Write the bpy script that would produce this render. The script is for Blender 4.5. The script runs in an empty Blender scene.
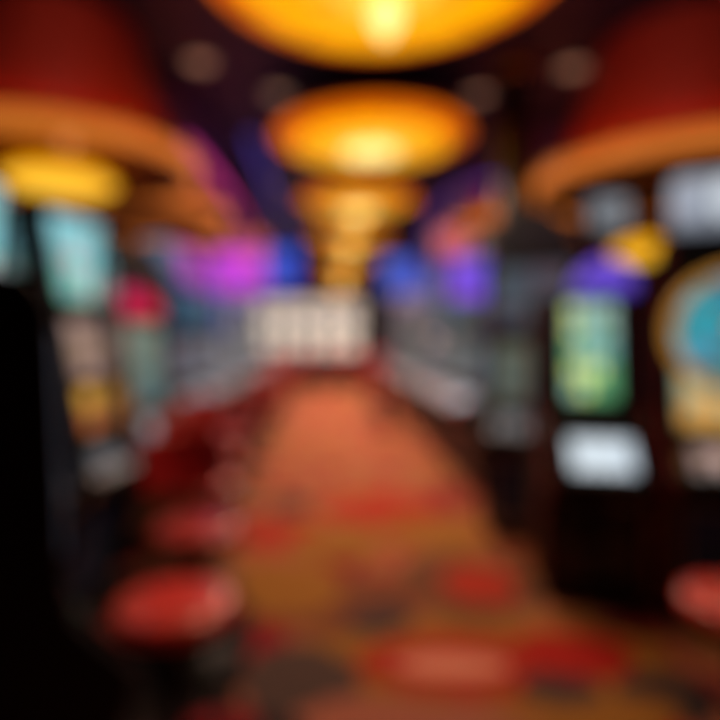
import bpy, bmesh, math, random
from mathutils import Vector, Matrix
random.seed(7)
C = bpy.context.scene.collection
PI = math.pi
F, PX, PY, CH = 560.0, 330.0, 335.0, 1.45     # focal length in px, vanishing point, camera height

D_ = math.radians
def X(px, Y): return (px - PX) / F * Y
def Z(py, Y): return CH + (PY - py) / F * Y

# ------------------------------------------------------------------ materials
_m = {}
def mat(name, col, rough=.5, metal=0., emit=None, es=0., bump=0., bscale=60., spec=.5, coat=0.):
    if name in _m: return _m[name]
    m = bpy.data.materials.new(name); m.use_nodes = True
    nt = m.node_tree; b = nt.nodes['Principled BSDF']
    b.inputs['Roughness'].default_value = rough; b.inputs['Metallic'].default_value = metal
    b.inputs['Specular IOR Level'].default_value = spec
    b.inputs['Coat Weight'].default_value = coat
    tc = nt.nodes.new('ShaderNodeTexCoord'); n = nt.nodes.new('ShaderNodeTexNoise')
    n.inputs['Scale'].default_value = bscale; n.inputs['Detail'].default_value = 4
    nt.links.new(tc.outputs['Object'], n.inputs['Vector'])
    r = nt.nodes.new('ShaderNodeValToRGB')
    c = Vector(col)
    r.color_ramp.elements[0].position = .3; r.color_ramp.elements[1].position = .7
    r.color_ramp.elements[0].color = (*(c * .86), 1); r.color_ramp.elements[1].color = (*[min(1, v * 1.12) for v in c], 1)
    nt.links.new(n.outputs['Fac'], r.inputs['Fac']); nt.links.new(r.outputs['Color'], b.inputs['Base Color'])
    if bump:
        bp = nt.nodes.new('ShaderNodeBump'); bp.inputs['Strength'].default_value = bump; bp.inputs['Distance'].default_value = .01
        nt.links.new(n.outputs['Fac'], bp.inputs['Height']); nt.links.new(bp.outputs['Normal'], b.inputs['Normal'])
    if emit:
        b.inputs['Emission Color'].default_value = (*emit, 1); b.inputs['Emission Strength'].default_value = es
    _m[name] = m; return m

def screen_mat(name, bg_lo, bg_hi, syms, z0, z1, w=.5, strength=1., cols=5, rows=3):
    """a lit game screen: background running bottom -> top, grid of coloured symbols (all of it is the picture on the screen)"""
    if name in _m: return _m[name]
    m = bpy.data.materials.new(name); m.use_nodes = True
    nt = m.node_tree; N = nt.nodes; L = nt.links
    b = N['Principled BSDF']; b.inputs['Base Color'].default_value = (.01, .01, .012, 1); b.inputs['Roughness'].default_value = .4; b.inputs['Specular IOR Level'].default_value = .25
    tc = N.new('ShaderNodeTexCoord'); sp = N.new('ShaderNodeSeparateXYZ'); L.new(tc.outputs['Object'], sp.inputs[0])
    def M(op, a, bb=None):
        k = N.new('ShaderNodeMath'); k.operation = op
        for i, v in enumerate((a, bb)):
            if v is None: continue
            if isinstance(v, (int, float)): k.inputs[i].default_value = v
            else: L.new(v, k.inputs[i])
        return k.outputs[0]
    u = M('MULTIPLY', M('ADD', M('DIVIDE', sp.outputs['X'], w), .5), cols)
    t = M('DIVIDE', M('SUBTRACT', sp.outputs['Z'], z0), z1 - z0)
    v = M('MULTIPLY', t, rows)
    cu, cv = M('FLOOR', u), M('FLOOR', v)
    du, dv = M('SUBTRACT', M('FRACT', u), .5), M('SUBTRACT', M('FRACT', v), .5)
    d = M('SQRT', M('ADD', M('MULTIPLY', du, du), M('MULTIPLY', dv, dv)))
    cx = N.new('ShaderNodeCombineXYZ'); L.new(cu, cx.inputs[0]); L.new(cv, cx.inputs[1]); cx.inputs[2].default_value = hash_(name)
    wn = N.new('ShaderNodeTexWhiteNoise'); wn.noise_dimensions = '3D'; L.new(cx.outputs[0], wn.inputs['Vector'])
    r = N.new('ShaderNodeValToRGB'); r.color_ramp.interpolation = 'CONSTANT'
    for i, c in enumerate(syms):
        e = r.color_ramp.elements[i] if i < 2 else r.color_ramp.elements.new(i / len(syms))
        e.position = i / len(syms); e.color = (*c, 1)
    L.new(wn.outputs['Value'], r.inputs['Fac'])
    g = N.new('ShaderNodeValToRGB'); g.color_ramp.elements[0].color = (*bg_lo, 1); g.color_ramp.elements[1].color = (*bg_hi, 1)
    L.new(t, g.inputs['Fac'])
    mx = N.new('ShaderNodeMixRGB'); L.new(M('LESS_THAN', d, .4), mx.inputs['Fac']); L.new(g.outputs[0], mx.inputs[1]); L.new(r.outputs[0], mx.inputs[2])
    L.new(mx.outputs[0], b.inputs['Emission Color']); b.inputs['Emission Strength'].default_value = strength
    _m[name] = m; return m
def hash_(s): return (sum(ord(c) * (i + 3) for i, c in enumerate(s)) % 97) * .37

BLACK = mat('black_laminate', (.008, .008, .010), .5, spec=.2)
GLOSS = mat('black_gloss', (.008, .008, .01), .12, coat=.4)
DARKRED = mat('dark_red_trim', (.16, .006, .01), .35)
CHROME = mat('chrome', (.55, .55, .58), .22, 1.)
STEEL = mat('brushed_steel', (.25, .25, .27), .4, 1.)
BRASS = mat('brass', (.6, .32, .08), .3, 1.)
RED = mat('red_vinyl', (.95, .05, .042), .34, bump=.12, bscale=90, coat=.5)
REDC = mat('canopy_red', (.60, .055, .03), .5)
COLM = mat('column_black', (.014, .009, .012), .25)
RUBBER = mat('black_rubber', (.01, .01, .01), .7)

# ------------------------------------------------------------------ mesh helpers
def link(name, bm, m, parent=None, smooth=False, loc=None):
    me = bpy.data.meshes.new(name)
    bmesh.ops.recalc_face_normals(bm, faces=bm.faces[:])
    bm.to_mesh(me); bm.free()
    me.materials.append(m)
    if smooth:
        for p in me.polygons: p.use_smooth = True
    o = bpy.data.objects.new(name, me); C.objects.link(o)
    if parent: o.parent = parent
    if loc: o.location = loc
    return o

def bx(bm, x0, x1, y0, y1, z0, z1, bev=0., mtx=None):
    r = bmesh.ops.create_cube(bm, size=1)
    vs = r['verts']
    bmesh.ops.scale(bm, vec=(x1 - x0, y1 - y0, z1 - z0), verts=vs)
    bmesh.ops.translate(bm, vec=((x0 + x1) / 2, (y0 + y1) / 2, (z0 + z1) / 2), verts=vs)
    if mtx: bmesh.ops.transform(bm, matrix=mtx, verts=vs)
    if bev:
        es = list({e for v in vs for e in v.link_edges})
        bmesh.ops.bevel(bm, geom=es, offset=bev, segments=2, affect='EDGES', profile=.5)
def box(name, x0, x1, y0, y1, z0, z1, m, parent=None, bev=0., mtx=None):
    bm = bmesh.new(); bx(bm, x0, x1, y0, y1, z0, z1, bev, mtx); return link(name, bm, m, parent)

def prism(bm, prof, x0, x1, bev=0.):
    """side profile in (y,z) run along x"""
    a = [bm.verts.new((x0, y, z)) for y, z in prof]; b = [bm.verts.new((x1, y, z)) for y, z in prof]
    n = len(prof); fs = [bm.faces.new(a), bm.faces.new(b[::-1])]
    for i in range(n): fs.append(bm.faces.new((a[i], b[i], b[(i + 1) % n], a[(i + 1) % n])))
    bmesh.ops.recalc_face_normals(bm, faces=fs)
    if bev:
        es = list({e for f in fs[:2] for e in f.edges})
        bmesh.ops.bevel(bm, geom=es, offset=bev, segments=2, affect='EDGES', profile=.5)

def lathe(bm, prof, seg=48, c=(0, 0, 0), axis='Z', a0=0., a1=2 * PI):
    full = abs(a1 - a0 - 2 * PI) < 1e-6
    n = seg if full else seg + 1
    rings = []
    for r, h in prof:
        if r < 1e-6 and full:
            p = (0, 0, h)
            rings.append([bm.verts.new(_ax(p, axis, c))]); continue
        rings.append([bm.verts.new(_ax((r * math.cos(a0 + (a1 - a0) * i / seg), r * math.sin(a0 + (a1 - a0) * i / seg), h), axis, c)) for i in range(n)])
    for A, B in zip(rings, rings[1:]):
        m = max(len(A), len(B))
        for i in range(m if full else m - 1):
            j = (i + 1) % m
            q = []
            for v in ((A[i] if len(A) > 1 else A[0]), (A[j] if len(A) > 1 else A[0]), (B[j] if len(B) > 1 else B[0]), (B[i] if len(B) > 1 else B[0])):
                if v not in q: q.append(v)
            if len(q) > 2: bm.faces.new(q)
def _ax(p, axis, c):
    x, y, z = p
    if axis == 'Y': x, y, z = x, z, y
    if axis == 'X': x, y, z = z, x, y
    return (x + c[0], y + c[1], z + c[2])
def lat(name, prof, m, parent=None, seg=48, c=(0, 0, 0), axis='Z', **k):
    bm = bmesh.new(); lathe(bm, prof, seg, c, axis, **k); return link(name, bm, m, parent, True)

def tube(bm, pts, r, seg=10):
    pts = [Vector(p) for p in pts]; rings = []
    for i, p in enumerate(pts):
        t = (pts[min(i + 1, len(pts) - 1)] - pts[max(i - 1, 0)]).normalized()
        up = Vector((0, 0, 1)) if abs(t.z) < .9 else Vector((1, 0, 0))
        s = t.cross(up).normalized(); u = s.cross(t)
        rings.append([bm.verts.new(p + s * (r * math.cos(2 * PI * k / seg)) + u * (r * math.sin(2 * PI * k / seg))) for k in range(seg)])
    for A, B in zip(rings, rings[1:]):
        for k in range(seg): bm.faces.new((A[k], A[(k + 1) % seg], B[(k + 1) % seg], B[k]))
    bm.faces.new(rings[0][::-1]); bm.faces.new(rings[-1])

def thing(name, label, cat, loc=(0, 0, 0), rz=0, group=None):
    o = bpy.data.objects.new(name, None); C.objects.link(o); o.location = loc; o.rotation_euler = (0, 0, rz)
    o.empty_display_size = .1
    o['label'] = label; o['category'] = cat
    if group: o['group'] = group
    return o
def copy_tree(o, parent=None):
    c = o.copy(); C.objects.link(c); c.parent = parent
    for ch in list(o.children): copy_tree(ch, c)
    return c
def struct(o): o['kind'] = 'structure'; return o

# ------------------------------------------------------------------ the room
CEIL = 3.75; BACKY = 17.6; SX = 6.4; Y0 = -1.6
def carpet():
    m = bpy.data.materials.new('carpet'); m.use_nodes = True; nt = m.node_tree; N = nt.nodes; L = nt.links
    b = N['Principled BSDF']; b.inputs['Roughness'].default_value = .9; b.inputs['Specular IOR Level'].default_value = .12
    tc = N.new('ShaderNodeTexCoord'); P = tc.outputs['Object']
    def ramp(src, stops, const=False):
        r = N.new('ShaderNodeValToRGB')
        if const: r.color_ramp.interpolation = 'CONSTANT'
        for i, (p, c) in enumerate(stops):
            e = r.color_ramp.elements[i] if i < 2 else r.color_ramp.elements.new(p)
            e.position = p; e.color = (*c, 1)
        L.new(src, r.inputs['Fac']); return r.outputs[0]
    n = N.new('ShaderNodeTexNoise'); n.inputs['Scale'].default_value = 1.5; n.inputs['Detail'].default_value = 1.5; n.inputs['Distortion'].default_value = 1.6
    L.new(P, n.inputs['Vector'])
    OR = (.44, .15, .10); GO = (.36, .155, .03); RD = (.46, .04, .022); GR = (.07, .05, .055); CR = (.30, .012, .025); PK = (.85, .34, .24)
    base = ramp(n.outputs['Fac'], [(0, GR), (.36, CR), (.43, OR), (.52, GO), (.60, OR), (.68, RD)])
    # carpet motifs: woven ovals and leaves, plus near-black ovals at left painting the stools' shadow (centre x, y, half sizes, turn, colour)
    mot = [(.62, 2.47, .98, .40, .05, GO), (.58, 2.47, .46, .235, .0, RD), (.45, 2.12, .26, .10, .0, OR), (.95, 2.30, .16, .10, 0, GR), (.54, 2.46, .25, .085, .0, PK), (1.12, 2.55, .27, .19, 0, (.45, .02, .015)),
           (.80, 3.28, .40, .42, 0, (.16, .075, .04)), (.86, 3.28, .22, .26, 0, RD), (-.34, 2.68, .15, .17, .3, CR), 
           (-.12, 2.35, .24, .30, .4, (.10, .065, .06)), (.12, 3.05, .5, .32, .3, (.22, .075, .04)), (-.30, 3.25, .40, .36, -.3, GO),
           (-.40, 4.10, .42, .30, 0, RD), (.42, 4.7, .50, .42, .2, RD), (-.33, 4.75, .17, .22, 0, GR), (.75, 4.1, .40, .35, 0, GO), (.05, 3.9, .34, .3, 0, GO),
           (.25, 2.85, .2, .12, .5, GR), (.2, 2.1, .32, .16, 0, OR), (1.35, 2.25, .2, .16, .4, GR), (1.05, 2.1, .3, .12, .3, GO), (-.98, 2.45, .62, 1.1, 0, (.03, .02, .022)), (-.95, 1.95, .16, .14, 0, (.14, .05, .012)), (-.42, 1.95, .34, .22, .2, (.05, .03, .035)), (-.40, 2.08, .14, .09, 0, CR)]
    cur = base
    wn = N.new('ShaderNodeTexNoise'); wn.inputs['Scale'].default_value = 5; L.new(P, wn.inputs['Vector'])
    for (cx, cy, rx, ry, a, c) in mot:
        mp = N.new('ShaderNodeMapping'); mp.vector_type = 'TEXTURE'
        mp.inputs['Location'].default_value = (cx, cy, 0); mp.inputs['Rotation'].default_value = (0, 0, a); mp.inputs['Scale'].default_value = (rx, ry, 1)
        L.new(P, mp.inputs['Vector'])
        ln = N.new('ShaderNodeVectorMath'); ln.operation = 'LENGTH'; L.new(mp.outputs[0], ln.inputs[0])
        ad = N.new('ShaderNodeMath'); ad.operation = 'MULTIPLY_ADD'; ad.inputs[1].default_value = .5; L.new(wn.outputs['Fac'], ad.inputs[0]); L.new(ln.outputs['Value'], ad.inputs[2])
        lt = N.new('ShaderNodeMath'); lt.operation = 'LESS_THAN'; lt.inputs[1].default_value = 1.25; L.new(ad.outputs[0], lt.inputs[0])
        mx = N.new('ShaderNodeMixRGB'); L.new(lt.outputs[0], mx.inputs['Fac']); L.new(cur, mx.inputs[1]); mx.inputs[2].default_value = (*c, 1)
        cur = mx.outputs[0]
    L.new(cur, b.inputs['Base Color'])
    f = N.new('ShaderNodeTexNoise'); f.inputs['Scale'].default_value = 260; L.new(P, f.inputs['Vector'])
    bp = N.new('ShaderNodeBump'); bp.inputs['Strength'].default_value = .3; bp.inputs['Distance'].default_value = .004
    L.new(f.outputs['Fac'], bp.inputs['Height']); L.new(bp.outputs[0], b.inputs['Normal'])
    return m
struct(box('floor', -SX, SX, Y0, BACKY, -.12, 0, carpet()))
CEM = mat('ceiling_navy', (.006, .010, .05), .6, bscale=3)
WALLM = mat('wall_plum', (.05, .018, .04), .6, bscale=4)
struct(box('ceiling', -SX, SX, Y0, BACKY, CEIL, CEIL + .15, CEM))
struct(box('wall_left', -SX - .15, -SX, Y0, BACKY, 0, CEIL, WALLM))
struct(box('wall_right', SX, SX + .15, Y0, BACKY, 0, CEIL, WALLM))
struct(box('wall_far', -SX, SX, BACKY, BACKY + .15, 0, CEIL, WALLM))
struct(box('wall_near', -SX, SX, Y0 - .15, Y0, 0, CEIL, WALLM))

# curved dropped soffits with neon along their edge
def soffit(name, edge, xo, neon, nm, label):
    bm = bmesh.new(); z0 = 3.2
    lo = [bm.verts.new((x, y, z0)) for x, y in edge]; hi = [bm.verts.new((x, y, CEIL)) for x, y in edge]
    lo2 = [bm.verts.new((xo, y, z0)) for x, y in edge]; hi2 = [bm.verts.new((xo, y, CEIL)) for x, y in edge]
    for i in range(len(edge) - 1):
        for a, b in ((lo, hi), (lo2, hi2), (lo, lo2), (hi, hi2)): bm.faces.new((a[i], a[i + 1], b[i + 1], b[i]))
    for i in (0, -1): bm.faces.new((lo[i], hi[i], hi2[i], lo2[i]))
    struct(link(name, bm, mat('soffit_paint', (.16, .10, .34), .6)))
    bm = bmesh.new(); s = 1 if edge[0][0] < 0 else -1
    tube(bm, [(x + s * .035, y, z0 - .0) for x, y in edge], .03)
    o = link('neon_tube', bm, neon, smooth=True); o['label'] = label; o['category'] = 'neon light'
NEON_P = mat('neon_magenta', (.3, .02, .3), .4, emit=(.70, .04, .36), es=.85)
NEON_B = mat('neon_blue', (.05, .03, .3), .4, emit=(.10, .05, .60), es=.5)
def curve(pts, n=6):
    out = []
    P = [pts[0]] + pts + [pts[-1]]
    for i in range(1, len(P) - 2):
        for k in range(n):
            t = k / n
            out.append(tuple(.5 * ((2 * P[i][j]) + (P[i + 1][j] - P[i - 1][j]) * t + (2 * P[i - 1][j] - 5 * P[i][j] + 4 * P[i + 1][j] - P[i + 2][j]) * t * t + (3 * P[i][j] - P[i - 1][j] - 3 * P[i + 1][j] + P[i + 2][j]) * t ** 3) for j in (0, 1)))
    out.append(pts[-1]); return out
soffit('trim_1', curve([(-1.34, 5.08), (-1.30, 5.8), (-1.31, 8.2), (-1.50, 11.5), (-1.9, 16)]), -SX + .01, NEON_P, 'm', 'magenta neon tube along the edge of the left dropped ceiling')
soffit('trim_2', curve([(2.1, 6.2), (1.6, 6.8), (1.6, 8.6), (1.9, 11), (2.3, 16)]), SX - .01, NEON_B, 'b', 'blue neon tube along the edge of the right dropped ceiling')

bm = bmesh.new(); tube(bm, [(-.92, y, CEIL - .04) for y in (6.4, 9, 12, 14.5)], .035)
o = link('neon_tube', bm, mat('neon_indigo', (.05, .05, .3), .4, emit=(.10, .08, .65), es=.5), smooth=True); o['label'] = 'straight blue neon tube on the ceiling left of the amber lamps'; o['category'] = 'neon light'
# ------------------------------------------------------------------ round amber ceiling lamps above the aisle
G_OUT = mat('amber_glass_edge', (.3, .04, .01), .4, emit=(.85, .15, .0), es=.95, spec=.1)
G_MID = mat('amber_glass', (.2, .06, .0), .35, emit=(1., .42, .0), es=1.12, spec=.1)
G_IN = mat('yellow_glass', (.5, .3, .05), .35, emit=(1., .55, .04), es=1.15)
G_C = mat('pale_glass', (.6, .5, .2), .3, emit=(1., .80, .28), es=1.6)
G_YEL = mat('golden_glass', (.4, .2, .03), .35, emit=(.85, .42, .015), es=.9, spec=.1)
G_YEL1 = mat('deep_yellow_glass', (.2, .08, .0), .35, emit=(1., .47, .015), es=1.05, spec=.1)
G_DIM = mat('smoked_amber_glass', (.25, .08, .01), .3, emit=(.30, .10, .006), es=.6)
def dish_lamp(R, label, loc, group, stem=.3, power=40, pale=False):
    t = thing('ceiling_lamp', label, 'ceiling lamp', loc, 0, group)
    k = R
    lat('outer_glass', [(R * .985, .08), (R * .99, .04), (R * .92, .0), (R * .80, -.035), (R * .80, -.02), (R * .96, .02), (R * .96, .08)], G_OUT, t, 64)
    lat('shade', [(R * .80, -.036), (R * .62, -.055), (R * .46, -.07), (R * .46, -.055), (R * .80, -.02)], G_YEL if pale else G_MID, t, 64)
    lat('inner_glass', [(R * .46, -.071), (R * .40, -.085), (R * .28, -.105), (R * .28, -.09), (R * .46, -.055)], G_YEL1 if loc[1] < 4 else G_IN, t, 48)
    lat('centre_lens', [(R * .28, -.106), (R * .15, -.15), (0, -.17)], G_IN if loc[1] < 4 else G_C, t, 32)
    lat('rim', [(R, .09), (R * 1.01, .05), (R, .03), (R * .985, .035), (R * .985, .09), (R, .09)], BRASS, t, 64)
    lat('back_plate', [(0, .11), (R * .99, .095), (R * .99, .082), (0, .085)], BLACK, t, 64)
    for i in range(12):
        a = i * PI / 6 + .13
        bm = bmesh.new()
        tube(bm, [(math.cos(a) * R * q, math.sin(a) * R * q, h) for q, h in ((.97, .0), (.80, -.047), (.62, -.066), (.46, -.082), (.40, -.095), (.28, -.115))], .007, 6)
        link('rib', bm, BRASS, t, True)
    lat('finial', [(.035, -.18), (.07, -.22), (.085, -.28), (.05, -.35), (.015, -.40), (0, -.41)], G_C if loc[1] < 4 else (G_MID if pale else G_DIM), t, 24)
    lat('stem', [(.05, stem), (.03, stem - .02), (.03, .12)], BRASS, t, 16)
    l = bpy.data.lights.new('lamp_glow', 'AREA'); l.shape = 'DISK'; l.size = R * 1.2; l.energy = power; l.color = (1., .68, .48)
    lo = bpy.data.objects.new('lamp_glow', l); C.objects.link(lo); lo.parent = t; lo.location = (0, 0, -.43)
    return t
ordn = ['nearest', 'second', 'third', 'fourth', 'fifth', 'sixth', 'seventh', 'eighth', 'ninth']
LZ = 3.36
lampy = [2.98, 5.55, 7.9, 10.2, 12.5, 14.6]
lx = lambda Y: .28 + .009 * Y
for i, Y in enumerate(lampy):
    xx = X([386, 371, 358, 350, 344, 340][i], Y)
    R = [1.04, .96, .84, .74, .62, .52][i]
    LZi = [3.42, 3.36, 3.30, 3.20, 3.02, 2.80][i]
    lab = ['huge round amber dish lamp at the top edge above the aisle, nearest',
           'round amber dish lamp with bright yellow centre, second along the aisle',
           'round amber dish lamp, third along the aisle ceiling',
           'small round amber lamp, fourth along the aisle ceiling',
           'small round amber lamp, fifth along the aisle ceiling',
           'farthest and smallest round amber lamp over the aisle'][i]
    dish_lamp(R, lab, (xx, Y, LZi), 'amber dish lamps in a row above the aisle', CEIL - LZi, [26, 44, 62, 66, 70, 74][i], i > 1)

# small recessed spotlights in the dark ceiling
SPOT = mat('dim_spot_lens', (.3, .2, .12), .5, emit=(.62, .36, .22), es=.45)
sp = []
for (px, py, lab) in [(200, 60, 'dim warm ceiling spotlight left of the nearest amber lamp'), (572, 66, 'dim warm ceiling spotlight right of the nearest amber lamp'),
                      (278, 92, 'dim ceiling spotlight beside the left end of the second amber lamp'), (478, 93, 'dim ceiling spotlight beside the right end of the second amber lamp'),
                      (282, 182, 'small ceiling spotlight left of the third amber lamp'), (446, 180, 'small ceiling spotlight right of the third amber lamp')]:
    Y = (CEIL - CH) * F / (PY - py)
    t = thing('ceiling_spotlight', lab, 'spotlight', (X(px, Y), Y, CEIL), 0, 'recessed spotlights in the ceiling')
    lat('trim_ring', [(.135, 0), (.15, -.02), (.12, -.035), (.11, -.01)], STEEL, t, 32)
    lat('lens', [(.115, -.012), (.06, -.022), (0, -.025)], SPOT, t, 32)

for (x, y, tx, ty, lab) in [(-1.15, 2.35, -2.0, 3.9, 'added unseen spotlight brightening the near left canopy'), (1.5, 2.5, 2.7, 4.2, 'added unseen spotlight brightening the near right canopy')]:  # two out-of-frame spotlights, added to brighten the red canopy bodies
    t = thing('ceiling_spotlight', lab, 'spotlight', (x, y, CEIL), 0, 'recessed spotlights in the ceiling')  # added out-of-frame spotlight, only there to brighten the canopy
    lat('trim_ring', [(.09, 0), (.1, -.02), (.08, -.035), (.07, -.01)], STEEL, t, 32)
    lat('lens', [(.07, -.012), (.04, -.022), (0, -.025)], SPOT, t, 32)
    l = bpy.data.lights.new('added_spot_beam', 'SPOT'); l.energy = 14; l.spot_size = D_(60); l.spot_blend = .8; l.shadow_soft_size = .05; l.color = (1., .55, .45)
    lo = bpy.data.objects.new('added_spot_beam', l); C.objects.link(lo); lo.parent = t; lo.location = (0, 0, -.06)
    lo.rotation_euler = Vector((tx - x, ty - y, 3.35 - CEIL)).to_track_quat('-Z', 'Y').to_euler()
# ------------------------------------------------------------------ flared canopies over the machine banks
RIMG = mat('lit_canopy_rim', (.4, .12, .03), .4, emit=(.60, .155, .020), es=.95)
UNDER = mat('canopy_underside', (.26, .09, .02), .5, emit=None)
def canopy(label, x, y, R, zr=2.75, lamp=True, rimm=RIMG):
    t = thing('round_canopy', label, 'canopy', (x, y, zr), 0, 'round red canopies over the slot machines')
    hh = CEIL - zr if (abs(x) < 1 or y < 4.6) else 3.2 - zr
    lat('canopy_body', [(R * .84, .08), (R * .80, .20), (R * .70, .2 + (hh - .2) * .4), (R * .60, .2 + (hh - .2) * .75), (R * .56, hh)], REDC, t, 72)
    lat('lit_rim', [(R * .97, .085), (R, .07), (R * 1.0, -.045), (R * .97, -.06), (R * .95, -.055), (R * .95, .08)], rimm, t, 72)
    lat('rim_shelf', [(R * .955, .07), (R * .955, .05), (R * .83, .05), (R * .83, .07), (R * .955, .07)], REDC, t, 72)
    lat('added_glow_strip', [(R * .93, .071), (R * .93, .09), (R * .89, .09), (R * .89, .071)], mat('added_strip_glow', (.5, .2, .1), .5, emit=(1., .17, .08), es=6.), t, 72)  # hidden glowing ring, added to lift the red body above the rim
    lat('underside', [(R * .955, -.04), (R * .86, -.015), (R * .84, .03), (R * .2, .05), (0, .05)], UNDER, t, 72)
    lat('trim_ring', [(R * .985, .09), (R * 1.012, .095), (R * 1.012, .07), (R * .985, .07)], BRASS, t, 72)
    return t
def pendant(label, x, y, z, R, top, group='yellow lamps under the canopies'):
    t = thing('pendant_lamp', label, 'pendant lamp', (x, y, z), 0, group)
    lat('shade', [(R * .35, .09), (R * .8, .05), (R, -.01), (R * .96, -.03), (R * .75, .0), (R * .3, .05)], G_MID, t, 40)
    lat('diffuser', [(R * .93, -.02), (R * .6, -.06), (R * .25, -.08), (0, -.085)], G_IN, t, 40)
    lat('stem', [(.04, top - z), (.018, top - z - .02), (.018, .06), (R * .35, .085)], BRASS, t, 16)
    l = bpy.data.lights.new('uplight', 'POINT'); l.shadow_soft_size = .05; l.energy = 0.6 * R / .38; l.color = (1., .5, .2)
    lo = bpy.data.objects.new('uplight', l); C.objects.link(lo); lo.parent = t; lo.location = (R * .3, -R * .3, .11)
    return t
canopy('red flared round canopy with orange lit rim, nearest on the left', -2.02, 4.25, 1.0, 2.72)
canopy('red flared round canopy with orange lit rim, second on the left', -2.02, 6.17, .88)
canopy('red flared round canopy, third and farthest on the left', -2.1, 7.8, .62)
canopy('large red flared round canopy with orange lit rim, nearest on the right', 2.76, 4.42, 1.10, 2.66)
canopy('red flared round canopy behind the black column on the right', 2.30, 6.75, .82)
pendant('wide yellow dish lamp under the nearest left canopy', X(60, 4.15), 4.15, Z(181, 4.15), .40, 2.705)
pendant('small amber dish lamp hanging beyond the near right slot machines', X(642, 4.3), 4.3, Z(251, 4.3), .22, 2.69)

# ------------------------------------------------------------------ column
t = thing('black_column', 'black round column between the right slot machines', 'column', (1.56, 4.76, 0))
lat('shaft', [(.15, .14), (.14, .2), (.14, CEIL - .12)], COLM, t, 40)
lat('base', [(0, 0), (.175, 0), (.175, .1), (.15, .14)], BRASS, t, 40)
lat('capital', [(.145, CEIL - .12), (.18, CEIL - .07), (.19, CEIL)], BRASS, t, 40)

# ------------------------------------------------------------------ slot machines
def pal(k):
    """main screen, upper screen, belly, deck"""
    d = dict(
        green=dict(lo=(.12, .30, .16), hi=(.17, .25, .27), sy=[(.75, .85, .25), (.2, .5, .5), (.1, .4, .15), (.4, .6, .5)]),
        wheel=dict(lo=(.5, .35, .12), hi=(.15, .55, .50), sy=[(1., .45, .08), (.15, .5, .55), (1., .5, .15), (.8, .6, .3)]),
        cyan=dict(lo=(.15, .55, .35), hi=(.25, .65, .75), sy=[(.65, .45, .5), (.3, .7, .8), (.3, .55, .6), (.7, .7, .7)]),
        peach=dict(lo=(.30, .17, .13), hi=(.40, .26, .18), sy=[(.55, .36, .33), (.35, .22, .22), (.45, .3, .2)]),
        gold=dict(lo=(.42, .22, .10), hi=(.6, .3, .08), sy=[(.9, .45, .06), (.75, .35, .08), (.6, .15, .05)]),
        grey=dict(lo=(.07, .08, .11), hi=(.12, .13, .18), sy=[(.20, .22, .26), (.1, .16, .2), (.2, .12, .16)]),
        sage=dict(lo=(.07, .11, .10), hi=(.12, .17, .13), sy=[(.16, .24, .18), (.1, .18, .2), (.22, .2, .15)]),
        cream=dict(lo=(.34, .34, .38), hi=(.70, .48, .34), sy=[(.8, .62, .45), (.62, .50, .42), (.75, .66, .50)]),
        blue=dict(lo=(.02, .03, .32), hi=(.03, .06, .55), sy=[(.04, .12, .70), (.07, .04, .5), (.03, .12, .5)]),
        violet=dict(lo=(.06, .05, .50), hi=(.20, .05, .6), sy=[(.2, .1, .8), (.08, .09, .6), (.30, .07, .62)]),
        magenta=dict(lo=(.40, .03, .6), hi=(.55, .05, .55), sy=[(.6, .05, .7), (.35, .06, .7), (.65, .10, .45)]),
        teal=dict(lo=(.02, .12, .22), hi=(.03, .16, .25), sy=[(.03, .25, .35), (.02, .1, .25)]),
        crimson=dict(lo=(.36, .006, .015), hi=(.4, .01, .03), sy=[(.48, .01, .03), (.35, .006, .07)]),
        steel=dict(lo=(.16, .18, .22), hi=(.30, .32, .36), sy=[(.5, .55, .6), (.3, .33, .4)]),
        white=dict(lo=(.55, .62, .70), hi=(.6, .68, .75), sy=[(.75, .85, .92), (.65, .75, .85)]),
        salmon=dict(lo=(.5, .08, .2), hi=(.62, .14, .08), sy=[(.7, .14, .12), (.6, .10, .12)]),
        dark=dict(lo=(.006, .006, .008), hi=(.01, .008, .012), sy=[(.02, .01, .02), (.01, .015, .02)]),
    )
    return d[k]
def sm(k, z0, z1, w, s, cols=5, rows=3):
    p = pal(k)
    return screen_mat('screen_%s_%d_%d_%d' % (k, z0 * 100, z1 * 100, s * 100), p['lo'], p['hi'], p['sy'], z0, z1, w, s, cols, rows)

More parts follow.
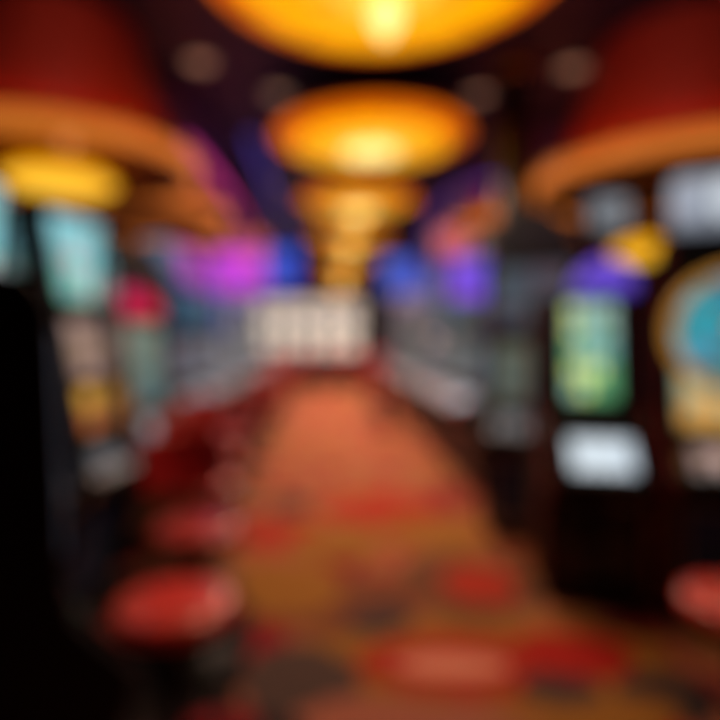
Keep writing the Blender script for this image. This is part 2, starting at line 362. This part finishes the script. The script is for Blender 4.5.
def slot_machine(label, x, y, rz, main='grey', upper='grey', top='violet', belly='dark', deck='steel', W=.62, kind='arch',
                 s=(1., 1., 1., .6, .6), trim=DARKRED, group=None, third=None, name='slot_machine'):
    """front faces local -Y, base front edge at y=0"""
    t = thing(name, label, 'slot machine', (x, y, 0), rz, group)
    w = W / 2
    bm = bmesh.new()
    H = 1.98
    prism(bm, [(.02, .08), (.0, .12), (.0, .64), (-.20, .71), (-.22, .77), (.06, .875), (.10, .93), (.19, 1.42), (.15, 1.46), (.15, H), (.58, H), (.60, .08)], -w, w, .012)
    link('cabinet', bm, BLACK, t)
    box('plinth', -w + .02, w - .02, .05, .56, 0, .08, RUBBER, t)
    bf = box('belly_frame', -w + .035, w - .035, -.007, .002, .15, .61, STEEL, t)
    box('belly_panel', -w + .06, w - .06, -.012, .004, .18, .58, sm(belly, .18, .58, W - .12, s[3], 3, 2), bf, .004)
    # button deck lies on the slope from (-.22,.77) to (.06,.875)
    ang = math.atan2(.105, .28)
    mt = Matrix.Translation((0, -.08, .8225)) @ Matrix.Rotation(ang, 4, 'X')
    dk = box('button_deck', -w + .03, w - .03, -.13, .13, -.004, .016, GLOSS, t, .005, mt)
    box('deck_screen', -w + .09, w - .09, -.035, .115, .017, .024, sm(deck, .74, .90, W - .15, s[4], 6, 1), dk, 0, mt)
    for i in range(5):
        bm = bmesh.new(); lathe(bm, [(.026, .014), (.026, .026), (.018, .032), (0, .033)], 16, (-w + .10 + i * (W - .26) / 4, -.085, 0))
        bmesh.ops.transform(bm, matrix=mt, verts=bm.verts); link('button', bm, mat('button_lit', (.5, .5, .5), .3, emit=(.5, .5, .55), es=.4), dk, True)
    bm = bmesh.new(); lathe(bm, [(.042, .014), (.042, .03), (.03, .04), (0, .042)], 20, (w - .085, -.085, 0))
    bmesh.ops.transform(bm, matrix=mt, verts=bm.verts); link('spin_button', bm, mat('spin_button', (.5, .02, .02), .3, emit=(.5, .02, .02), es=.5), dk, True)
    # main screen leaning back from (.10,.93) to (.19,1.42)
    lean = math.atan2(.09, .49)
    ms = Matrix.Translation((0, .138, 1.175)) @ Matrix.Rotation(-lean, 4, 'X')
    bz = box('screen_bezel', -w + .02, w - .02, -.02, .01, -.235, .235, GLOSS, t, .008, ms)
    if kind != 'wheel':
        box('main_screen', -w + .05, w - .05, -.026, -.018, -.205, .205, sm(main, .97, 1.38, W - .1, s[0]), bz, 0, ms)
        b2 = box('screen_bezel', -w + .02, w - .02, .13, .16, 1.47, 1.96, GLOSS, t, .008)
        box('upper_screen', -w + .05, w - .05, .122, .132, 1.51, 1.93, sm(upper, 1.51, 1.93, W - .1, s[1], 4, 3), b2)
    else:
        box('main_screen', -w + .05, w - .05, -.026, -.018, -.205, .205, sm(main, .97, 1.38, W - .1, s[0]), bz, 0, ms)
        wz = 1.66 if third is None else third
        lat('wheel_rim', [(.30, -.0), (.335, -.02), (.335, -.06), (.30, -.075), (.285, -.05), (.285, -.0)], mat('lit_gold_rim', (.4, .2, .03), .3, emit=(.42, .20, .03), es=.8), t, 56, (0, .13, wz), 'Y')
        pw = lat('prize_wheel', [(.288, -.03), (.287, -.04), (.06, -.045), (0, -.045)], wheel_mat(wz), t, 56, (0, .13, wz), 'Y')
        lat('wheel_hub', [(.062, -.045), (.055, -.075), (.02, -.085), (0, -.085)], BRASS, pw, 24, (0, .13, wz), 'Y')
        box('wheel_sign', -w + .02, w - .02, .02, .2, 2.0, 2.26, sm(upper, 2.0, 2.26, W, s[1], 4, 1), t, .02)
    # topper
    if kind in ('arch', 'dome'):
        bm = bmesh.new(); n = 18; hgt = .30 if kind == 'arch' else .20
        f = [bm.verts.new((-(w - .02) + (W - .04) * i / n, .16, H + (.10 if kind == 'arch' else .02) + hgt * math.sin(PI * i / n) ** .7)) for i in range(n + 1)]
        f += [bm.verts.new((w - .02, .16, H)), bm.verts.new((-w + .02, .16, H))]
        g = [bm.verts.new((v.co.x, .34, v.co.z)) for v in f]
        bm.faces.new(f); bm.faces.new(g[::-1]); k = len(f)
        for i in range(k): bm.faces.new((f[i], g[i], g[(i + 1) % k], f[(i + 1) % k]))
        link('topper', bm, sm(top, H, H + .4, W, s[2], 3, 1), t)
    elif kind == 'sign':
        box('topper', -w, w, .12, .30, H + .06, H + .44, sm(top, H + .06, H + .44, W, s[2], 3, 1), t, .03)
        for q in (-1, 1): box('topper_post', q * .16 - .015, q * .16 + .015, .2, .24, H, H + .07, CHROME, t)
    for q in (-1, 1):
        bm = bmesh.new(); prism(bm, [(.0, .14), (-.012, .14), (-.012, .63), (-.215, .70), (-.235, .775), (.05, .885), (.09, .94), (.18, 1.42), (.135, 1.47), (.135, H - .01), (.15, H - .01), (.19, 1.42), (.1, .93), (.06, .875), (-.215, .77), (-.2, .71), (0, .64)], q * (w + .004) - .012, q * (w + .004) + .012)
        link('edge_trim', bm, trim, t)
    box('ticket_slot', w - .17, w - .07, -.016, .0, .60, .63, CHROME, t)
    for q in (-1, 1): lat('speaker', [(.04, 0), (.045, -.008), (.03, -.012), (0, -.006)], STEEL, t, 20, (q * (w - .09), .0, .13 + .0), 'Y')
    return t

def wheel_mat(wz):
    m = bpy.data.materials.new('prize_wheel_face'); m.use_nodes = True; N = m.node_tree.nodes; L = m.node_tree.links
    b = N['Principled BSDF']; b.inputs['Base Color'].default_value = (.02, .05, .08, 1); b.inputs['Roughness'].default_value = .2
    tc = N.new('ShaderNodeTexCoord'); mp = N.new('ShaderNodeMapping'); mp.inputs['Location'].default_value = (0, 0, -wz); L.new(tc.outputs['Object'], mp.inputs['Vector'])
    sx = N.new('ShaderNodeSeparateXYZ'); L.new(mp.outputs[0], sx.inputs[0])
    at = N.new('ShaderNodeMath'); at.operation = 'ARCTAN2'; L.new(sx.outputs['Z'], at.inputs[0]); L.new(sx.outputs['X'], at.inputs[1])
    mu = N.new('ShaderNodeMath'); mu.operation = 'MULTIPLY'; mu.inputs[1].default_value = 16 / (2 * PI); L.new(at.outputs[0], mu.inputs[0])
    fl = N.new('ShaderNodeMath'); fl.operation = 'FLOOR'; L.new(mu.outputs[0], fl.inputs[0])
    wn = N.new('ShaderNodeTexWhiteNoise'); wn.noise_dimensions = '1D'; L.new(fl.outputs[0], wn.inputs['W'])
    r = N.new('ShaderNodeValToRGB'); r.color_ramp.interpolation = 'CONSTANT'
    cs = [(.03, .22, .38), (.02, .34, .55), (.06, .22, .24), (.10, .26, .40), (.02, .42, .55)]
    for i, c in enumerate(cs):
        e = r.color_ramp.elements[i] if i < 2 else r.color_ramp.elements.new(i / 5)
        e.position = i / 5; e.color = (*c, 1)
    L.new(wn.outputs['Value'], r.inputs['Fac']); L.new(r.outputs[0], b.inputs['Emission Color']); b.inputs['Emission Strength'].default_value = .9
    return m

D = math.radians
# near right: green screen machine, facing the camera
def tall_machine(label, x, y, rz, main, top, deck, W, z0, z1, sw, st, tx=0., th=.42, dw=.43):
    t = thing('slot_machine', label, 'slot machine', (x, y, 0), rz); w = W / 2; H = z1 + .05
    bm = bmesh.new(); prism(bm, [(.02, .08), (0, .12), (0, .60), (-.18, .66), (-.21, .72), (-.05, .93), (.05, 1.0), (.10, z0 - .02), (.14, H), (.55, H), (.57, .08)], -w, w, .012)
    link('cabinet', bm, BLACK, t)
    box('plinth', -w + .02, w - .02, .05, .54, 0, .08, RUBBER, t)
    box('belly_panel', -w + .06, w - .06, -.012, .004, .18, .55, GLOSS, t, .004)
    ang = math.atan2(.21, .16); mt = Matrix.Translation((0, -.13, .825)) @ Matrix.Rotation(ang, 4, 'X')
    dk = box('button_deck', -w + .04, w - .04, -.125, .125, -.002, .018, GLOSS, t, .005, mt)
    box('deck_screen', -dw / 2, dw / 2, -.075, .10, .018, .026, sm(deck, .68, .95, .5, st[2], 6, 1), dk, 0, mt)
    for i in range(5):
        bm = bmesh.new(); lathe(bm, [(.02, .016), (.02, .027), (0, .032)], 16, (-.15 + i * .075, -.105, 0))
        bmesh.ops.transform(bm, matrix=mt, verts=bm.verts); link('button', bm, mat('button_dark', (.1, .1, .11), .3), dk, True)
    lean = math.atan2(.04, z1 - z0); zc = (z0 + z1) / 2; hh = (z1 - z0) / 2
    ms = Matrix.Translation((0, .115, zc)) @ Matrix.Rotation(-lean, 4, 'X')
    bz = box('screen_bezel', -w + .03, w - .03, -.025, .01, -hh - .03, hh + .03, GLOSS, t, .01, ms)
    box('main_screen', -sw / 2, sw / 2, -.032, -.024, -hh, hh, sm(main, z0, z1, sw, st[0], 4, 5), bz, 0, ms)
    bm = bmesh.new(); n = 18; tw = W * th
    f = [bm.verts.new((tx - tw + 2 * tw * i / n, .12, H + .05 + .14 * math.sin(PI * i / n) ** .7)) for i in range(n + 1)] + [bm.verts.new((tx + tw, .12, H)), bm.verts.new((tx - tw, .12, H))]
    g = [bm.verts.new((v.co.x, .30, v.co.z)) for v in f]; k = len(f); bm.faces.new(f); bm.faces.new(g[::-1])
    for i in range(k): bm.faces.new((f[i], g[i], g[(i + 1) % k], f[(i + 1) % k]))
    link('topper', bm, sm(top, H, H + .25, W, st[1], 3, 1), t)
    for q in (-1, 1):
        bm = bmesh.new(); prism(bm, [(0, .14), (-.014, .60), (-.19, .655), (-.22, .72), (-.06, .94), (.04, 1.01), (.085, z0), (.12, H - .01), (.15, H - .01), (.12, z0), (.07, 1.0), (-.03, .92), (-.19, .73), (-.17, .67), (.01, .61)], q * (w + .004) - .012, q * (w + .004) + .012)
        link('edge_trim', bm, DARKRED, t)
    box('ticket_slot', w - .17, w - .07, -.016, .0, .57, .59, CHROME, t)
    return t
tall_machine('slot machine with tall green lit screen, white button deck and purple topper, near right', 1.39, 2.94, D(-12), 'green', 'violet', 'white', .52, 1.10, 1.63, .25, (1.1, .9, 1.1), .09, .28, .29)
GR_ = 'slot machines lining the right side of the aisle'; GL_ = 'slot machines lining the left side of the aisle'
slot_machine('prize wheel slot machine with gold ringed blue wheel at the right edge', X(751, 2.70), 2.72, D(-23), 'wheel', 'steel', 'gold', 'dark', 'peach', .64, 'wheel', (.85, 1.2, 1, .1, 1.1), DARKRED, third=1.47)
# right row, facing the aisle
for i, (y, a, mainc, up, top, s2, lab) in enumerate([
        (3.84, -24, 'sage', 'grey', 'dark', .6, 'black slot machine with dim grey green screens beside the black column'),
        (5.32, -84, 'grey', 'grey', 'dark', 1.1, 'slot machine with unlit black topper just past the black column'),
        (6.05, -84, 'sage', 'sage', 'violet', .9, 'slot machine with violet topper, second past the black column'),
        (6.8, -84, 'grey', 'teal', 'blue', .7, 'slot machine with dark blue topper, third past the black column'),
        (7.7, -85, 'grey', 'grey', 'blue', .9, 'slot machine with blue topper, fourth past the black column'),
        (8.7, -85, 'sage', 'grey', 'blue', 1.1, 'slot machine with bright blue topper, fifth past the black column'),
        (9.8, -86, 'grey', 'grey', 'blue', 1.1, 'slot machine with blue topper, sixth past the black column'),
        (11.0, -86, 'grey', 'grey', 'magenta', .5, 'slot machine with dim purple topper, seventh past the black column'),
        (12.4, -86, 'grey', 'grey', 'blue', .6, 'slot machine at the far end of the right side of the aisle')]):
    slot_machine(lab, 1.30 if i else 1.37, y, D(a), mainc, up, top, 'dark', 'steel', .62, 'sign' if i % 2 else 'arch', (.65, .5, s2 * .55, .15, 1.5 if i == 1 else (.35 if i == 0 else .9)), BLACK, GR_)
# left: low black machine close to the camera, seen from behind and the side
def low_machine(label, x, y, rz):
    t = thing('slot_machine', label, 'slot machine', (x, y, 0), rz); w = .31
    bm = bmesh.new(); prism(bm, [(.02, .08), (-.03, .12), (-.04, .62), (-.10, .70), (-.12, .77), (.0, .92), (.02, 1.0), (.04, 1.50), (.08, 1.56), (.52, 1.56), (.56, 1.5), (.56, .08)], -w, w, .014)
    link('cabinet', bm, BLACK, t)
    box('plinth', -w + .02, w - .02, .0, .54, 0, .08, RUBBER, t)
    bd = box('back_door', -w + .05, w - .05, .56, .575, .16, 1.4, GLOSS, t, .004)
    box('door_lock', w - .12, w - .09, .575, .585, .8, .83, STEEL, bd)
    box('vent_grille', -.15, .15, .575, .582, 1.25, 1.35, RUBBER, bd, .003)
    lean = math.atan2(.02, .50)
    ms = Matrix.Translation((0, .026, 1.24)) @ Matrix.Rotation(-lean, 4, 'X')
    box('main_screen', -w + .05, w - .05, -.012, .0, -.21, .21, sm('grey', 1.03, 1.45, .5, .4), t, 0, ms)
    mt = Matrix.Translation((0, -.062, .843)) @ Matrix.Rotation(math.atan2(.15, .12), 4, 'X')
    box('button_deck', -w + .03, w - .03, -.08, .08, -.002, .016, GLOSS, t, .005, mt)
    return t
low_machine('low black slot cabinet turned away, its dark side filling the lower left edge', -.672, 1.27, D(131))
# left tall machine with three screens
def tower(label, x, y, rz):
    t = thing('slot_machine', label, 'slot machine', (x, y, 0), rz)
    w = .22
    bm = bmesh.new()
    prism(bm, [(.02, .08), (0, .12), (0, .62), (-.2, .70), (-.22, .76), (.02, .86), (.08, .92), (.12, 1.55), (.10, 1.6), (.06, 2.06), (.1, 2.1), (.5, 2.1), (.52, .08)], -w, w, .012)
    link('cabinet', bm, BLACK, t)
    box('plinth', -w + .02, w - .02, .05, .48, 0, .08, RUBBER, t)
    box('belly_panel', -w + .05, w - .05, -.012, .003, .18, .56, sm('dark', .18, .56, .44, .4), t)
    ang = math.atan2(.10, .24); mt = Matrix.Translation((0, -.10, .81)) @ Matrix.Rotation(ang, 4, 'X')
    dk = box('button_deck', -w + .03, w - .03, -.11, .11, -.002, .018, GLOSS, t, .005, mt)
    box('deck_screen', -w + .07, w - .07, -.03, .10, .018, .025, sm('steel', .74, .89, .4, .3, 6, 1), dk, 0, mt)
    for i in range(4):
        bm = bmesh.new(); lathe(bm, [(.024, .016), (.024, .027), (0, .032)], 16, (-.14 + i * .09, -.075, 0))
        bmesh.ops.transform(bm, matrix=mt, verts=bm.verts); link('button', bm, _m['button_lit'], dk, True)
    def scr(nm, z0, z1, k, s, cols=3, rows=3):
        def yy(z):
            P = [(.86, .02), (.92, .08), (1.55, .12), (1.6, .10), (2.06, .06)]
            for (a, ya), (b, yb) in zip(P, P[1:]):
                if a <= z <= b: return ya + (yb - ya) * (z - a) / (b - a)
        a, b = yy(z0), yy(z1)
        bm = bmesh.new(); prism(bm, [(a - .022, z0 - .015), (b - .022, z1 + .015), (b + .005, z1 + .015), (a + .005, z0 - .015)], -w + .015, w - .015); bz = link('screen_bezel', bm, GLOSS, t)
        bm = bmesh.new(); prism(bm, [(a - .030, z0), (b - .030, z1), (b - .02, z1), (a - .02, z0)], -w + .035, w - .035); link(nm, bm, sm(k, z0, z1, .44, s, cols, rows), bz)
    scr('lower_screen', .93, 1.18, 'gold', .95, 2, 2)
    scr('middle_screen', 1.23, 1.53, 'peach', 1.)
    scr('upper_screen', 1.63, 2.03, 'cyan', 1.)
    for q in (-1, 1):
        bm = bmesh.new(); prism(bm, [(-.01, .12), (-.012, .63), (-.215, .70), (-.235, .765), (.01, .87), (.07, .93), (.105, 1.58), (.045, 2.07), (.07, 2.07), (.12, 1.58), (.09, .92), (.03, .86), (-.21, .76), (-.2, .70), (0, .12)], q * w - .012, q * w + .012); link('edge_trim', bm, CHROME, t)
    return t
tower('tall slot machine with cyan upper, pale middle and gold lower screens, near left', -1.235, 2.80, D(76))
tower('tall slot machine with cyan upper screen cut off by the left edge', -1.27, 2.03, D(88))
tall_machine('slot machine with crimson domed topper beside the tall three screen machine', X(143, 3.6), 3.62, D(56), 'sage', 'crimson', 'steel', .56, .98, 1.52, .40, (1.2, 1.5, .8), 0, .42)
for i, (x, y, a, mainc, up, top, s2, kind, lab) in enumerate([
        (-1.40, 4.55, 66, 'grey', 'dark', 'dark', .5, 'dome', 'slot machine with black unlit topper, next beyond the crimson topped one'),
        (-1.42, 5.35, 76, 'grey', 'teal', 'teal', 1.6, 'arch', 'slot machine with teal arched topper, second beyond the crimson topped one'),
        (-1.42, 6.2, 80, 'grey', 'teal', 'magenta', 1.2, 'sign', 'slot machine with bright magenta sign topper in the left row'),
        (-1.42, 7.1, 82, 'grey', 'teal', 'magenta', 1., 'arch', 'slot machine with magenta arched topper behind the bright magenta sign'),
        (-1.42, 8.1, 84, 'steel', 'blue', 'blue', 1.1, 'sign', 'slot machine with blue sign topper, nearest blue one in the left row'),
        (-1.42, 9.2, 84, 'grey', 'steel', 'blue', 1.1, 'arch', 'slot machine with blue arched topper in the left row'),
        (-1.42, 10.5, 85, 'steel', 'steel', 'violet', .8, 'sign', 'slot machine with violet topper, last but one in the left row'),
        (-1.42, 12.0, 85, 'steel', 'steel', 'blue', .6, 'arch', 'slot machine at the far end of the left row')]):
    slot_machine(lab, x, y, D(a), mainc, up, top, 'dark', 'steel', .62, kind, (.7, .5, s2 if top == 'crimson' else s2 * .5, .15, .8), BLACK, GL_)
# far end bank with pale screens, facing the camera
for i, x in enumerate([-1.88, -1.26, -.64, -.02, .60]):
    lab = ['pale screened slot machine at the far end, %s' % q for q in ('leftmost of five', 'second of five from the left', 'middle of five', 'second of five from the right', 'rightmost of five')][i]
    slot_machine(lab, x, 15.6, 0, 'cream', 'cream', 'cream', 'dark', 'steel', .56, 'sign', (1.5, 1.6, 1.3, .2, .5), BLACK, 'pale screened slot machines across the far end')

def hanging_sign(label, px, py, Y, wpx, hpx, k, capc, st=1., mount=None):
    x, z, W, H = X(px, Y), Z(py, Y), wpx / F * Y, hpx / F * Y
    t = thing('hanging_sign', label, 'sign', (x, Y, z), 0, 'lit signs hanging over the machine rows')
    box('sign_face', -W / 2, W / 2, -.06, -.045, -H / 2, H / 2, sm(k, -H / 2, H / 2, W, st, 3, 2), t, .004)
    box('sign_box', -W / 2 - .02, W / 2 + .02, -.05, .07, -H / 2 - .02, H / 2 + .02, BLACK, t, .01)
    lat('top_cap', [(W * .5, -.05), (W * .5, .05), (0, .05)], capc, t, 24, (0, 0, H / 2 + .02), 'Y', a0=0., a1=PI) if capc else None
    top = CEIL if mount is None else mount
    for q in (-1, 1):
        bm = bmesh.new(); tube(bm, [(q * W * .11, 0, H / 2 + .01), (q * W * .11, 0, top - z)], .01, 8); link('hanging_rod', bm, BLACK, t)
    return t
SAL = mat('salmon_sign_cap', (.4, .1, .1), .4, emit=(.62, .12, .09), es=.85)
hanging_sign('bright magenta hanging sign over the left machine row', 240, 272, 6.95, 52, 42, 'magenta', None, 1.15)
hanging_sign('salmon hanging sign above the bright magenta one', 248, 244, 7.3, 36, 18, 'salmon', None, .9)
hanging_sign('blue hanging sign beyond the magenta one on the left', 284, 270, 9.6, 30, 42, 'blue', None, 1.1)
hanging_sign('bright blue hanging sign over the right machine row', 401, 276, 8.1, 38, 36, 'blue', None, 1.0)
hanging_sign('violet hanging sign nearest the black column', 468, 280, 4.98, 36, 42, 'violet', None, 1.3)
hanging_sign('grey lit sign hanging under the near right canopy', 606, 214, 4.1, 38, 30, 'steel', None, .55, 2.66)
hanging_sign('salmon hanging sign above the violet one', 453, 243, 5.35, 36, 28, 'salmon', None, 1.1)

# ------------------------------------------------------------------ stools and chairs
REDB = mat('red_vinyl_shaded_back', (.42, .012, .014), .36, bump=.12, bscale=90, coat=.3)  # darker red vinyl: shade on the chair backs painted into the colour
REDS = mat('crimson_vinyl_seat', (.60, .05, .045), .36, bump=.12, bscale=90, coat=.4)
def stool(label, x, y, rz=0, back=True, group='red gaming chairs along the left row', R=.19, sz=.62):
    t = thing('gaming_chair' if back else 'bar_stool', label, 'chair' if back else 'stool', (x, y, 0), rz, group)
    lat('floor_plate', [(0, .0), (.2, .0), (.2, .012), (.06, .03), (.035, .05)], BLACK, t, 36)
    lat('post', [(.03, .03), (.03, .36), (.04, .38), (.04, sz - .1)], BLACK, t, 20)
    fr = lat('foot_ring', [(.155, .20), (.167, .212), (.155, .224), (.143, .212), (.155, .20)], BLACK, t, 36)
    bm = bmesh.new()
    for a in (0, 2 * PI / 3, 4 * PI / 3): tube(bm, [(.028 * math.cos(a), .028 * math.sin(a), .212), (.147 * math.cos(a), .147 * math.sin(a), .212)], .007, 6)
    link('ring_spokes', bm, BLACK, fr)
    lat('seat_base', [(.03, sz - .11), (R * .9, sz - .085), (R * .9, sz - .05), (R * .5, sz - .04)], BLACK, t, 36)
    lat('seat', [(R * .9, sz - .055), (R * .99, sz - .045), (R * 1.02, sz - .025), (R * .97, sz - .005), (R * .8, sz + .008), (0, sz + .0)], REDS if back else RED, t, 40)
    if back:
        bm = bmesh.new(); n = 16; A = D(62)
        rows = [(sz + .10, .215), (sz + .14, .235), (sz + .24, .245), (sz + .33, .25), (sz + .38, .24)]
        for th, flip in ((0, 0), (.035, 1)):
            pass
        def ring(r, z, sq):
            return [bm.verts.new(((r) * math.sin(-A * sq + 2 * A * sq * i / n), (r) * math.cos(-A * sq + 2 * A * sq * i / n), z)) for i in range(n + 1)]
        inn = [ring(r - .02, z, q) for (z, r), q in zip(rows, (.7, .88, 1, .95, .75))]
        out = [ring(r + .02, z, q) for (z, r), q in zip(rows, (.7, .88, 1, .95, .75))]
        for L_ in (inn, out):
            for a, b in zip(L_, L_[1:]):
                for i in range(n): bm.faces.new((a[i], a[i + 1], b[i + 1], b[i]))
        for a, b in ((inn[0], out[0]), (inn[-1], out[-1])):
            for i in range(n): bm.faces.new((a[i], a[i + 1], b[i + 1], b[i]))
        for k in range(len(rows) - 1):
            for e in (0, n): bm.faces.new((inn[k][e], inn[k + 1][e], out[k + 1][e], out[k][e]))
        bk = link('backrest', bm, REDB, t, True)
        md = bk.modifiers.new('s', 'SUBSURF'); md.levels = md.render_levels = 1
        for q in (-1, 1):
            bm = bmesh.new(); tube(bm, [(q * .08, .10, sz - .075), (q * .09, .20, sz - .04), (q * .09, .235, sz + .04), (q * .09, .24, sz + .16)], .011, 8)
            link('back_bracket', bm, BLACK, bk, True)
    return t
# chair: backrest at local +Y of the seat, sitter faces local -Y
stool('round red stool at lower left, nearest the camera', -.485, 1.75, 0, False, 'red backless stools', .188)
stool('red stool cut off by the right edge', 1.31, 1.76, 0, False, 'red backless stools', .18)
a = stool('red chair with curved back behind the nearest left stool', -.585, 2.45, D(35), True)
chairs = [(-.72, 3.2, 60, 'red chair with curved back, second of the row on the left'), (-.80, 3.95, 50, 'red chair with curved back, third of the row on the left'),
          (-.84, 4.8, -70, 'red chair, fourth of the row on the left'), (-.86, 5.65, -85, 'red chair, fifth of the row on the left'), (-.88, 6.5, -80, 'red chair, sixth of the row on the left'),
          (-.90, 7.5, -95, 'red chair, seventh of the row on the left'), (-.9, 8.6, -80, 'red chair, eighth of the row on the left'), (-.92, 9.8, -90, 'red chair, ninth of the row on the left'), (-.92, 11.2, -90, 'red chair, last of the row on the left')]
for x, y, r, lab in chairs:
    c = copy_tree(a); c.location = (x, y, 0); c.rotation_euler.z = D(r); c['label'] = lab
for i, x in enumerate([-1.5, -.8, -.1, .6, 1.3]):
    c = copy_tree(a); c.location = (x, 14.6, 0); c.rotation_euler.z = PI + D(random.uniform(-15, 15)); c['group'] = 'red chairs at the far end'
    c['label'] = ['red chair at the far end of the aisle, %s' % q for q in ('leftmost', 'second from the left', 'middle of five', 'second from the right', 'rightmost')][i]
for i, (x, y) in enumerate([(.86, 8.8), (.88, 10.2), (.88, 11.6)]):
    c = copy_tree(a); c.location = (x, y, 0); c.rotation_euler.z = D(90); c['group'] = 'red chairs on the right of the aisle'
    c['label'] = ['red chair on the right of the aisle, %s' % q for q in ('nearest', 'middle of three', 'farthest')][i]

# ------------------------------------------------------------------ world, camera
w = bpy.data.worlds.new('World'); bpy.context.scene.world = w; w.use_nodes = True
w.node_tree.nodes['Background'].inputs[0].default_value = (.02, .015, .03, 1); w.node_tree.nodes['Background'].inputs[1].default_value = .3
cam = bpy.data.cameras.new('Camera'); co = bpy.data.objects.new('Camera', cam); C.objects.link(co)
cam.sensor_width = 36; cam.lens = F / 720 * 36; co.location = (0, 0, CH); co.rotation_euler = (PI / 2, 0, 0)
cam.shift_x = (360 - PX) / 720; cam.shift_y = -(360 - PY) / 720; cam.clip_start = .02
BLUR = 42.                                   # the photograph is out of focus throughout: lens focused very close
cam.dof.use_dof = True; cam.dof.focus_distance = .16
ap = BLUR / F * .16                          # aperture diameter in metres
cam.dof.aperture_fstop = (cam.lens / 1000) / ap
bpy.context.scene.camera = co
vs = bpy.context.scene.view_settings; vs.view_transform = 'Standard'; vs.look = 'None'; vs.gamma = 1; vs.use_curve_mapping = False; vs.exposure = 0
